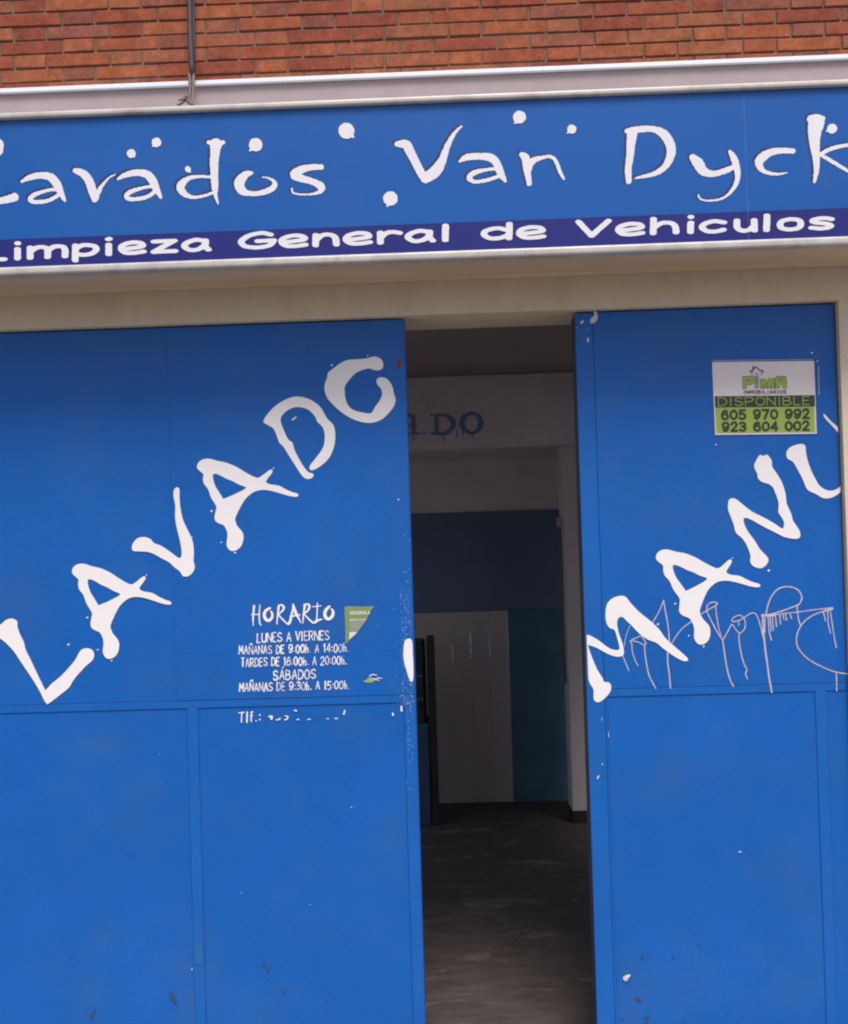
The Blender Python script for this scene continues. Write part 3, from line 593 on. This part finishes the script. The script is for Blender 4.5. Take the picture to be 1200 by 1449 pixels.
gl(zb, [(410,400),(412,500),(430,700),(450,850),(470,1000),(492,1125)], 10); gl(zb, [(185,568),(185,640),(205,770),(235,870),(258,915),(245,950),(262,1000)], 7)
gl(zb, [(180,460),(185,500)], 5); gl(zb, [(440,400),(455,320),(490,230),(550,160),(620,135),(690,140),(750,170),(780,230),(765,285),(730,310),(600,360),(500,390),(410,405)], 8)
gl(zb, [(405,405),(520,402)], 14, False); gl(zb, [(520,400),(620,385),(760,370),(900,350),(1070,330)], 6); gl(zb, [(735,315),(745,420),(768,500)], 7)
for d in ([(460,420),(470,560),(490,635)],[(480,420),(488,555)],[(500,415),(510,545)],[(530,410),(540,510)],[(570,400),(578,485)],[(600,395),(610,445)],[(625,395),(635,450)],[(670,390),(683,435)],[(430,420),(428,560)],[(985,375),(1005,455)],[(1025,370),(1030,480),(1050,570)],[(1050,360),(1070,500),(1085,600),(1105,705)]): gl(zb, d, 6.5, False)
gl(zb, [(1070,345),(970,370),(880,405),(800,465),(750,540),(728,620),(740,700),(800,780),(880,840),(980,890),(1100,935),(1210,950)], 7)
gl(zb, [(1000,360),(1068,340)], 13, False); gl(zb, [(1105,940),(1108,1110)], 7, False)
tag(ink('graffiti', gs, M['scratch'], g2, PY + 0.0006, res=.4, wob=.12), 'thin pale graffiti scrawl with dripping strokes')

# ------------------------------------------------------------------ the estate agent's sheet
est = thing('notice', 'white and lime estate agent notice with two phone numbers, top right on the blue gate', 'notice', (at(1083, 564, PY)[0], PY, at(1083, 615, PY)[1]))
tl, tr, brr, bl = (1008.4, 512.6), (1153.3, 512), (1157.8, 614.7), (1013.5, 615.7)
def eu(u, v):        # u right 0..1, v down 0..1
    a = (tl[0] + (tr[0] - tl[0]) * u, tl[1] + (tr[1] - tl[1]) * u); b = (bl[0] + (brr[0] - bl[0]) * u, bl[1] + (brr[1] - bl[1]) * u)
    return (a[0] + (b[0] - a[0]) * v, a[1] + (b[1] - a[1]) * v)
def quad(u0, v0, u1, v1): return [eu(u0, v0), eu(u1, v0), eu(u1, v1), eu(u0, v1)]
EY = DY - 0.003
flat_mesh('paper', [quad(0, 0, 1, 1)], M['paper'], est, EY)
flat_mesh('dark_band', [quad(.012, .47, .993, .625)], M['ink'], est, EY - .0008)
flat_mesh('green_field', [quad(.012, .627, .985, .975)], M['green'], est, EY - .0008)
b0, b1 = eu(.045, .603), eu(.945, .598)
ink('printed_text', pen_text('DISPONIBLE', *b0, *b1, 11.5, .62, gap=.28, up=(-0.02, -1)), M['green'], est, EY - .0016, res=.3)
b0, b1 = eu(.075, .785), eu(.93, .782)
ink('printed_number', pen_text('605 970 992', *b0, *b1, 12.0, 1.7, gap=.42, up=(-0.02, -1)), M['ink'], est, EY - .0016, res=.35)
b0, b1 = eu(.075, .948), eu(.925, .945)
ink('printed_number', pen_text('923 604 002', *b0, *b1, 11.6, 1.7, gap=.42, up=(-0.02, -1)), M['ink'], est, EY - .0016, res=.35)
b0, b1 = (1053.6, 557.6), (1114, 557.8)
ink('printed_text', pen_text('INMOBILIARIOS', *b0, *b1, 4.6, .62, gap=.42), M['brownink'], est, EY - .0008, res=.25)
zl = lambda p: zm(p, 1040, 500, 13.333)
Pl = zl([(155,440),(360,432),(385,470),(380,570),(345,600),(250,612),(235,672),(160,675)])
ml = zl([(487,490),(590,482),(620,520),(650,482),(770,480),(770,672),(490,672)])
Al = zl([(775,480),(800,445),(960,440),(1000,480),(1005,672),(925,675),(910,610),(885,605),(865,672),(780,672)])
for p in (Pl, ml, Al):
    outline('logo_letter', [p], M['brownink'], est, EY - .0008, sm=False)
    c = np.mean(p, 0); outline('logo_letter', [[(c[0] + (q[0] - c[0]) * .94, c[1] + (q[1] - c[1]) * .90) for q in p]], M['green'], est, EY - .0014, sm=False)
ink('logo_letter', [zl([(255,515,9),(300,520,9)]), zl([(620,560,7),(620,640,7)]), zl([(555,600,5),(555,670,5)]), zl([(700,600,5),(700,670,5)]), zl([(860,520,8),(910,523,8)]), zl([(775,560,5),(775,660,5)])], M['brownink'], est, EY - .0020, res=.2)
flat_mesh('logo_letter', [zl([(388,430),(465,430),(465,670),(390,670)])], M['greyink'], est, EY - .0008)
ink('house_emblem', [zl([(300,350,12),(345,335,10),(408,262,9),(480,318,9),(550,350,13)]), zl([(358,262,14),(362,320,12)]), zl([(338,340,7),(340,405,7)]), zl([(525,360,7),(518,410,7)]), zl([(410,398,8),(460,398,6)])], M['brownink'], est, EY - .0018, res=.25)
ink('tape_edge', [[(1010, 510.5, .5), (1151, 510.2, .5)], [(1159.5, 520, .5), (1160.5, 560, .6)]], M['scratch'], est, EY + .0006, res=.3)

# ------------------------------------------------------------------ torn stickers beside the opening hours
stk = thing('torn_sticker', 'torn green triangular sticker remnant right of the HORARIO lettering', 'sticker', (at(488, 912, PY)[0], PY, at(488, 912, PY)[1]))
zt = lambda p: zm(p, 420, 840, 8.0)
outline('green_sheet', [zt([(535,150),(600,142),(720,148),(870,142),(868,160),(840,185),(812,240),(780,310),(735,365),(700,420),(670,460),(620,505),(585,540),(560,572),(546,565),(545,400),(538,250)])], M['olive'], stk, PY, sm=False)
outline('pale_corner', [zt([(593,435),(678,435),(668,455),(620,495),(590,525)])], M['paper'], stk, PY - .0008, sm=False)
ink('printed_text', pen_text('IBERDROLA', *zt([(595, 238)])[0], *zt([(822, 232)])[0], 4.2, .42, gap=.4), M['paper'], stk, PY - .0008, res=.2)
ink('printed_text', [zt([(598,300,10),(775,296,9)])], M['scratch'], stk, PY - .0008, res=.2)
ink('printed_rule', [zt([(598,y,3.2),(x,y - 3,3.2)]) for y, x in ((325,765),(345,750),(362,735),(378,722),(394,708),(415,695))], M['scratch'], stk, PY - .0008, res=.2)
sc = thing('sticker_scrap', 'small lime and white sticker scrap low beside the gate edge, under the torn sticker', 'sticker', (at(527, 962, PY)[0], PY, at(527, 962, PY)[1]))
outline('lime_patch', [zt([(748,1000),(790,975),(812,955),(865,960),(895,965),(870,1002),(820,1012),(780,1008)])], M['green'], sc, PY, sm=False)
ink('white_streak', [zt([(820,940,6),(850,918,7),(905,928,4)]), zt([(885,975,8),(930,985,4)]), zt([(905,958,6),(968,962,3)]), zt([(830,965,4),(880,968,4)])], M['paper'], sc, PY - .0008, res=.25)

# ------------------------------------------------------------------ the sign over the gates
sg = thing('shop_sign', 'long blue fascia sign reading Lavados Van Dyck over a navy strip of white text', 'sign', (0, SY, z_sg_b0))
XS0, XS1 = XL0 + .1, XR0 - .1
xseam = X([(1050, 140), (1058, 300)], SY)
for a, b in ((XS0, xseam - .0006), (xseam + .0006, XS1)):
    box('blue_panel', a, b, SY + .006, SY + .012, z_band + .0005, z_sg_t1 + .004, M['signblue'], sg)
    box('navy_panel', a, b, SY + .006, SY + .012, z_sg_b1 - .004, z_band, M['signnavy'], sg)
box('seam', xseam - .0006, xseam + .0006, SY + .0062, SY + .0115, z_sg_b1, z_sg_t1, M['ghost2'], sg)
box('top_frame', XS0, XS1, SY - .010, SY + .03, z_sg_t1, z_sg_t0, M['alu'], sg, bev=0.008, seg=3)
box('bottom_frame', XS0, XS1, SY - .012, SY + .03, z_sg_b0, z_sg_b1, M['alu'], sg, bev=0.010, seg=3)
box('box_top', XS0, XS1, SY + .031, -.003, z_sg_t0 - .012, z_sg_t0 - .002, M['alu'], sg)
box('box_back', XS0, XS1, SY + .013, SY + .02, z_sg_b1, z_sg_t1, M['alu'], sg)
LY = SY + .0046
za4 = lambda p: zm(p, 0, 150, 4.0); zb5 = lambda p: zm(p, 250, 150, 4.0); zc6 = lambda p: zm(p, 500, 150, 3.4286); zd7 = lambda p: zm(p, 850, 130, 3.4286)
def sm3(p): return smooth(p, False, 4)
aS = [[(130,440,7),(170,418,15),(230,403,18),(290,410,22),(325,445,24),(345,490,20),(360,520,14),(372,542,8)], [(335,478,9),(270,488,9),(205,510,12),(176,535,13),(195,552,12),(250,550,11),(300,535,11),(340,508,11)]]
sh = lambda ss, dx, dy: [[(x + dx, y + dy, r) for x, y, r in s] for s in ss]
words = [
 (za4, [[(-5,235,38),(-8,262,36)], [(-25,250,30),(-62,330,30),(-80,420,26),(-85,510,22),(-60,548,18),(0,550,19),(55,538,21),(88,528,24)]]),
 (za4, aS),
 (za4, [[(432,372,14),(475,388,22),(510,428,24),(530,490,24),(541,534,17)], [(545,525,18),(575,468,11),(615,418,6),(656,392,4)]]),
 (za4, sh(aS, 543, -23)),
 (zb5, [[(198,400,8),(130,398,9),(70,410,13),(30,445,22),(30,475,22),(60,505,14),(110,516,9),(170,503,8),(205,490,8)], [(188,204,12),(228,208,16),(268,204,12)], [(228,215,34),(223,255,27),(217,320,24),(218,400,21),(220,460,19),(222,500,11),(232,535,7),(239,556,3)]]),
 (zb5, [[(428,375,9),(395,385,20),(358,430,29),(372,475,24),(420,492,14),(480,488,15),(540,465,16),(558,440,15),(545,415,8),(515,402,5),(487,398,3)]]),
 (zb5, [[(820,340,16),(770,340,17),(710,355,22),(672,382,27),(700,402,22),(770,422,18),(818,450,22),(812,480,12),(760,494,6),(700,495,5),(660,485,5),(655,462,4)]]),
 (zc6, [[(215,178,14),(255,180,22),(275,215,22),(300,262,20),(330,320,20),(350,345,22)], [(350,345,24),(398,310,28),(430,260,20),(455,190,14),(490,125,9),(523,93,5)]]),
 (zc6, [[(515,262,6),(550,243,16),(610,238,16),(668,246,20),(698,280,18),(712,318,18),(735,358,8)], [(708,298,8),(640,304,8),(582,320,13),(562,345,13),(592,362,9),(650,353,9),(712,333,9)]]),
 (zc6, [[(815,230,12),(835,250,20),(840,300,18),(848,345,14),(852,372,12)], [(845,300,18),(868,262,15),(915,245,9),(958,242,8),(982,268,9),(1000,315,9),(1018,348,6)]]),
 (zd7, [[(148,195,26),(142,250,21),(138,310,18),(130,370,16),(133,432,14)], [(122,188,12),(180,180,16),(250,180,15),(300,205,22),(332,255,23),(335,305,21),(310,360,16),(260,395,12),(200,410,8),(165,418,4)]]),
 (zd7, [[(440,318,15),(468,348,26),(492,385,22),(540,400,15),(600,385,14),(645,365,10)], [(620,292,8),(640,325,16),(652,360,16),(660,410,13),(648,458,10),(610,505,6),(560,527,5),(500,528,4),(476,515,4),(470,500,3)]]),
 (zd7, [[(925,295,13),(880,292,14),(820,298,17),(775,325,22),(762,352,19),(782,388,11),(840,405,7),(898,400,3)]]),
 (zd7, [[(1010,142,20),(1035,138,20),(1062,142,16)], [(1035,160,40),(1028,210,31),(1030,270,24),(1038,330,17),(1040,390,13),(1031,445,7)], [(1048,322,10),(1090,295,10),(1150,276,9),(1205,270,8),(1235,268,6)], [(1060,315,8),(1110,345,9),(1170,382,8),(1235,420,5)]]),
]
dots = [(za4,[(750,272,25),(768,294,3)]),(za4,[(893,207,27),(870,229,4)]),(zb5,[(68,357,17),(80,372,5)]),(zb5,[(452,215,38),(420,248,5)]),(zb5,[(963,133,45),(1003,170,5)]),
        (zc6,[(180,443,35),(165,482,3)]),(zc6,[(803,48,31),(780,78,4)]),(zc6,[(1056,108,22),(1036,127,3)]),(zd7,[(1112,190,24),(1086,202,3)])]
for i, (f, ss) in enumerate(words):
    st_ = [sm3(f(s)) for s in ss]
    ink('letter_shadow', [[(x - 3.0, y - 1.8, r + .15) for x, y, r in s] for s in st_], M['signshadow'], sg, LY + .0008, res=.6, wob=.25, seed=i)
    ink('letter', st_, M['signwhite'], sg, LY, res=.5, wob=.3, seed=i)
for i, (f, s) in enumerate(dots):
    (ax, ay, ar), (bx, by_, br) = f(s); dl = math.hypot(bx - ax, by_ - ay)
    st_ = [[(ax, ay, ar)], [(ax + (bx - ax) / dl * ar * .55, ay + (by_ - ay) / dl * ar * .55, ar * .42), (bx, by_, br)]]
    ink('drop', st_, M['signwhite'], sg, LY, res=.5, wob=.3, seed=i)
    ink('drop_shadow', [[(x - .6, y + .9, r + .3) for x, y, r in q] for q in st_], M['signshadow'], sg, LY + .0008, res=.6, wob=.25, seed=i)
# rounded wide lettering of the lower line: strokes in a box, y = 1 is the height of a small letter
Q = {
'L': ['(.05,1.4)(.05,0)(1,0)'], 'i': ['(.5,.92)(.5,0)', '(.35,1.45)(.65,1.48)'], 'm': ['(0,1)(0,0)', '~(0,.6)(.2,.98)(.42,.95)(.5,.6)(.5,0)', '~(.5,.6)(.68,.98)(.92,.95)(1,.6)(1,0)'],
'p': ['(0,1)(0,-.45)', '~(0,.7)(.4,1)(.9,.85)(1,.5)(.8,.15)(.4,.05)(0,.2)'], 'e': ['~(.08,.4)(.5,.48)(.95,.62)(.85,.95)(.45,1.02)(.08,.8)(0,.42)(.2,.06)(.6,0)(1,.1)'],
'z': ['(0,1)(.95,1)(0,0)(1,0)'], 'a': ['~(.85,.85)(.45,1)(.05,.7)(0,.35)(.25,.02)(.6,.1)(.85,.5)(.87,.9)', '~(.87,.9)(.85,.4)(1,0)'],
'G': ['~(.9,1.2)(.65,1.4)(.25,1.2)(0,.7)(.1,.2)(.45,0)(.85,.15)(1,.6)', '(1,.65)(.5,.62)'], 'n': ['(0,1)(0,0)', '~(0,.5)(.35,.97)(.75,.95)(.95,.6)(1,0)'],
'r': ['(0,1)(.02,0)', '~(0,.45)(.3,.9)(.65,1)(1,.88)'], 'l': ['(.5,1.4)(.5,0)'], 'd': ['(1,1.4)(1,0)', '~(.98,.75)(.55,1)(.1,.8)(0,.4)(.25,.04)(.65,.05)(1,.35)'],
'V': ['(0,1.4)(.45,0)(1,1.4)'], 'h': ['(0,1.4)(0,0)', '~(0,.5)(.35,.95)(.75,.93)(.95,.6)(1,0)'], 'c': ['~(1,.85)(.6,1)(.15,.8)(0,.42)(.25,.05)(.65,0)(1,.15)'],
'u': ['~(0,1)(.02,.35)(.3,0)(.7,.08)(.95,.45)', '(.95,1)(1,0)'], 'o': ['~(.5,1)(.12,.85)(0,.5)(.12,.12)(.5,0)(.88,.12)(1,.5)(.88,.88)(.5,1)'],
's': ['~(1,.9)(.6,1)(.1,.88)(.12,.62)(.85,.42)(.95,.15)(.5,0)(0,.1)'],
}
base = [(23.7, 371), (232, 358.7), (277, 356.5), (357, 352.5), (475, 347.5), (539, 344.8), (630, 341), (698, 339), (751, 338), (837, 335.5), (891, 334), (940, 332), (1162, 328.5)]
def by(x): return float(np.interp(x, [b[0] for b in base], [b[1] for b in base])) if x > 23.7 else 371 + (23.7 - x) * .059
lay = [('L',-22,11),('i',19,31),('m',38,97),('p',102,141),('i',147,161),('e',167,208),('z',213,253),('a',257,300),('G',337,392),('e',394,437),('n',442,481),('e',485,528),('r',533,570),('a',573,617),('l',624,636),
       ('d',680,725),('e',730,773),('V',813,865),('e',870,913),('h',919,961),('i',970,983),('c',988,1028),('u',1037,1072),('l',1077,1091),('o',1098,1137),('s',1143,1180)]
SXP = 1.75; rp = 2.75
for i, (c, x0, x1) in enumerate(lay):
    a, b = x0 + rp * SXP, x1 - rp * SXP
    if b - a < 4: a = b = (x0 + x1) / 2
    ss = []
    for s in Q[c]:
        p = []
        for u, v in parse(s):
            x = a + (b - a) * u; p.append((x + .35 * v, by(x) - rp - 14.6 * v, rp))
        ss.append(p)
    ink('letter', ss, M['signwhite'], sg, LY, sx=SXP, res=.45, wob=.12, seed=i)

# ------------------------------------------------------------------ cable end hanging on the wall
cb = thing('cable', 'dark cable hanging down the brick wall with frayed ends above the sign', 'cable', (at(270, 100, -.06)[0], -.06, at(270, 100, -.06)[1]))
def w3(px, py, Y): x, z = at(px, py, Y); return (x, Y, z)
tube('cable_sheath', [w3(267, -330, -.045), w3(270.5, -160, -.05), w3(272.5, 0, -.05), w3(272.5, 50, -.052), w3(274, 92, -.06), w3(274.5, 112, -.06)], .0095, M['cable'], cb)
tube('cable_sheath', [w3(277, -330, -.035), w3(277, -160, -.04), w3(277.5, 0, -.035), w3(277, 60, -.04), w3(276, 110, -.05)], .006, M['cable'], cb)
for pts, r in (([(271,105),(271.5,125),(270,142),(274,150)],.006), ([(276,105),(276,125),(275,140),(273,149)],.006), ([(273,118),(269,134),(262,139),(256,142)],.004), ([(272,128),(266,138),(260,146),(254,148.5)],.0045), ([(271,137),(264,141),(270,146),(276,149)],.004), ([(268,128),(263,136),(266,141)],.003)):
    tube('frayed_strand', [w3(x, y, -.06 - .006 * i) for i, (x, y) in enumerate(smooth(pts, False, 3))], r, M['strand'], cb, 6)
# ------------------------------------------------------------------ inside the garage
BY = 4.72; FY = 3.87                                        # back wall, front of beam and pillar
def zl_(pts, Y): return Z(pts, Y)
z_beam_b = Z([(585, 636), (700, 632.5), (815, 629.5)], FY); z_beam_t = Z([(585, 532), (810, 524)], FY)
CZ = z_beam_t
def wall(name, *a): return tag(box(name, *a), kind='structure')
LX0, LX1, QX0, QX1, RY0, RY1 = -4.6, -0.85, 1.6, 3.0, 0.9, 3.7               # two unseen roof openings, added left and right to brighten the interior
for a, b, c, d in ((-6, LX0, RY0, RY1), (LX1, QX0, RY0, RY1), (QX1, 5, RY0, RY1), (-6, 5, .25, RY0), (-6, 5, RY1, BY + .1)):
    wall('ceiling', a, b, c, d, CZ, CZ + .15, M['inceil'])
for a, b in ((LX0, LX1), (QX0, QX1)):
    for i in range(1, 4):
        xx = a + (b - a) * i / 4
        wall('added_roof_light_bar', xx - .02, xx + .02, RY0, RY1, CZ + .05, CZ + .1, M['inwhite'])  # bars across the added roof openings
wall('side_wall', 3.2, 3.35, 0.26, BY + .1, -.1, CZ - .001, M['inwhite'])  # no left wall: that unseen side stays open to light the interior
xw0, xw1 = -5.4, 3.2
z1_ = Z([(585, 727), (795, 721)], BY); z2_ = Z([(590, 867), (800, 862)], BY)
wall('back_wall', xw0, xw1, BY, BY + .15, -.1, CZ - .001, M['inwhite'])
xd0 = X([(722, 870), (724, 1120)], BY); xd1 = X([(797, 740), (806, 1120)], BY)
nvy = box('wall_panel', xw0 + .3, xd1 + .6, BY - .03, BY - .002, z2_ + .001, z1_, M['innavy'], bev=.004)
tag(nvy, 'dark blue horizontal panel high on the back wall seen through the opening', 'wall panel')
tl2 = box('wall_panel', xd0 + .001, xd1 + .6, BY - .03, BY - .002, -.004, z2_, M['inteal'], bev=.004)
tag(tl2, 'dark teal panel low on the back wall, left of the grey pillar', 'wall panel')
dr = thing('sheet_door', 'dull grey sheet metal door on the back wall between dark cabinet and teal panel', 'door', (xd0 - .5, BY, 0))
xs5 = [X([(615, 930)], BY), X([(641, 930)], BY), X([(667, 930)], BY), X([(693.5, 930)], BY), X([(720, 930)], BY)]
stp = xs5[1] - xs5[0]
edges = [xs5[0] - 2 * stp, xs5[0] - stp] + xs5[:-1] + [xd0]
for a, b in zip(edges, edges[1:]):
    box('door_board', a + .0004, b - .0004, BY - .03, BY - .002, 0.0, z2_ - .001, M['indoor'], dr, bev=.0012)
rg = random.Random(5)
for i, x in enumerate(xs5):  # glints along the board joints, modelled as broken bright dashes
    top, bot = [(905, 932), (913, 935), (895, 931), (903, 930), (885, 930)][i]
    y = top
    while y < bot:
        h = rg.uniform(1.5, 5); za_ = at(660, y, BY)[1]; zb_ = at(660, y + h, BY)[1]
        box('glint_bead', x - .0035, x + .0035, BY - .036, BY - .031, zb_, za_, M['shine'], dr); y += h + rg.uniform(1, 3.5)
# beam with the painted word, and its pillar
bmo = thing('beam', 'pale ceiling beam with blue stencilled letters above the opening', 'beam', (0, FY, z_beam_b))
box('beam_body', xw0 + .01, xw1 - .01, FY, BY - .002, z_beam_b, CZ - .002, M['inwhite'], bmo, bev=.01)
zi = lambda p: zm(p, 570, 440, 4.026)
iY = FY - .003
def ip(*ss): return [zi(s) for s in ss]
ink('letter', ip([(0,590,9),(25,585,9),(60,600,13),(62,690,13)], [(20,697,6),(92,697,6)], [(-20,650,7),(60,650,7)], [(60,700,4),(58,738,3)]), M['inletter'], bmo, iY, res=.5, wob=.3)
ink('letter', ip([(118,690,7),(122,692,7)]), M['inletter'], bmo, iY, res=.5)
ink('letter', ip([(192,600,13),(192,690,13)], [(158,592,6),(230,588,7)], [(160,697,6),(235,697,8)], sm3([(200,590,8),(245,590,10),(282,620,15),(286,655,15),(255,690,11),(205,697,8)]), [(232,700,5),(232,745,3)], [(310,680,4),(310,716,3)]), M['inletter'], bmo, iY, res=.5, wob=.4, seed=2)
ink('letter', ip(sm3([(395,578,8),(350,600,15),(338,640,16),(352,672,13),(395,692,9),(435,670,14),(445,630,16),(430,595,13),(395,578,8)]), [(345,680,4),(343,708,3)], [(398,690,5),(400,725,3)]), M['inletter'], bmo, iY, res=.5, wob=.4, seed=4)
xp0 = X([(797, 660), (803, 900), (810, 1140)], FY); xp1 = xp0 + 0.32
zpb = Z([(822, 1149)], FY)
pl = thing('pillar', 'light grey square pillar inside the garage beside the right gate leaf', 'pillar', (xp0, FY, 0))
box('shaft', xp0, xp1, FY + .005, FY + .3, max(zpb, .04), z_beam_b - .001, M['pillar'], pl, bev=.006)
box('plinth', xp0 + .001, xp1 - .001, FY + .003, FY + .3, -.004, max(zpb, .04) - .001, M['black'], pl)
pp = thing('pipe', 'thin dark pipe with a bracket running down the left side of the pillar', 'pipe', (xp0 - .02, FY, 1))
xpp = xp0 - .022
tube('pipe_run', [(xpp, FY + .06, Z([(798, 735)], FY)), (xpp + .003, FY + .06, 1.9), (xpp, FY + .06, 1.4), (xpp + .004, FY + .06, Z([(803, 968)], FY))], .009, M['strand'], pp)
box('bracket', xpp - .022, xpp + .018, FY + .045, FY + .075, Z([(796, 745)], FY), Z([(796, 732)], FY), M['indoor'], pp, bev=.003)
# cabinet half hidden behind the left leaf
KY = 3.9
xc = X([(611, 915), (622, 1125)], KY); xk0 = xc - .62
kb = thing('cabinet', 'dark blue cabinet with a black upper part, half hidden behind the left gate leaf', 'cabinet', (xc - .3, KY, 0))
zk = Z([(600, 1025)], KY); zt_ = Z([(600, 908)], KY)
box('base_cabinet', xk0, xc - .055, KY, KY + .5, 0.0, zk, M['cabblue'], kb, bev=.006)
box('upper_housing', xk0, xc - .075, KY + .02, KY + .5, zk + .001, zt_, M['black'], kb, bev=.01)
box('side_frame', xc - .053, xc, KY + .02, KY + .5, 0.0, zt_ + .02, M['black'], kb, bev=.004)
box('control_panel', xc - .16, xc - .085, KY - .012, KY + .018, zk + .14, zk + .42, M['black'], kb, bev=.004)
for dz in (.18, .35):  # small glints at the cabinet, modelled as bright flecks
    for dx in (-.145, -.125, -.1):
        box('glint_fleck', xc + dx, xc + dx + .008, KY - .016, KY - .0125, zk + dz, zk + dz + .008, M['shine'], kb)
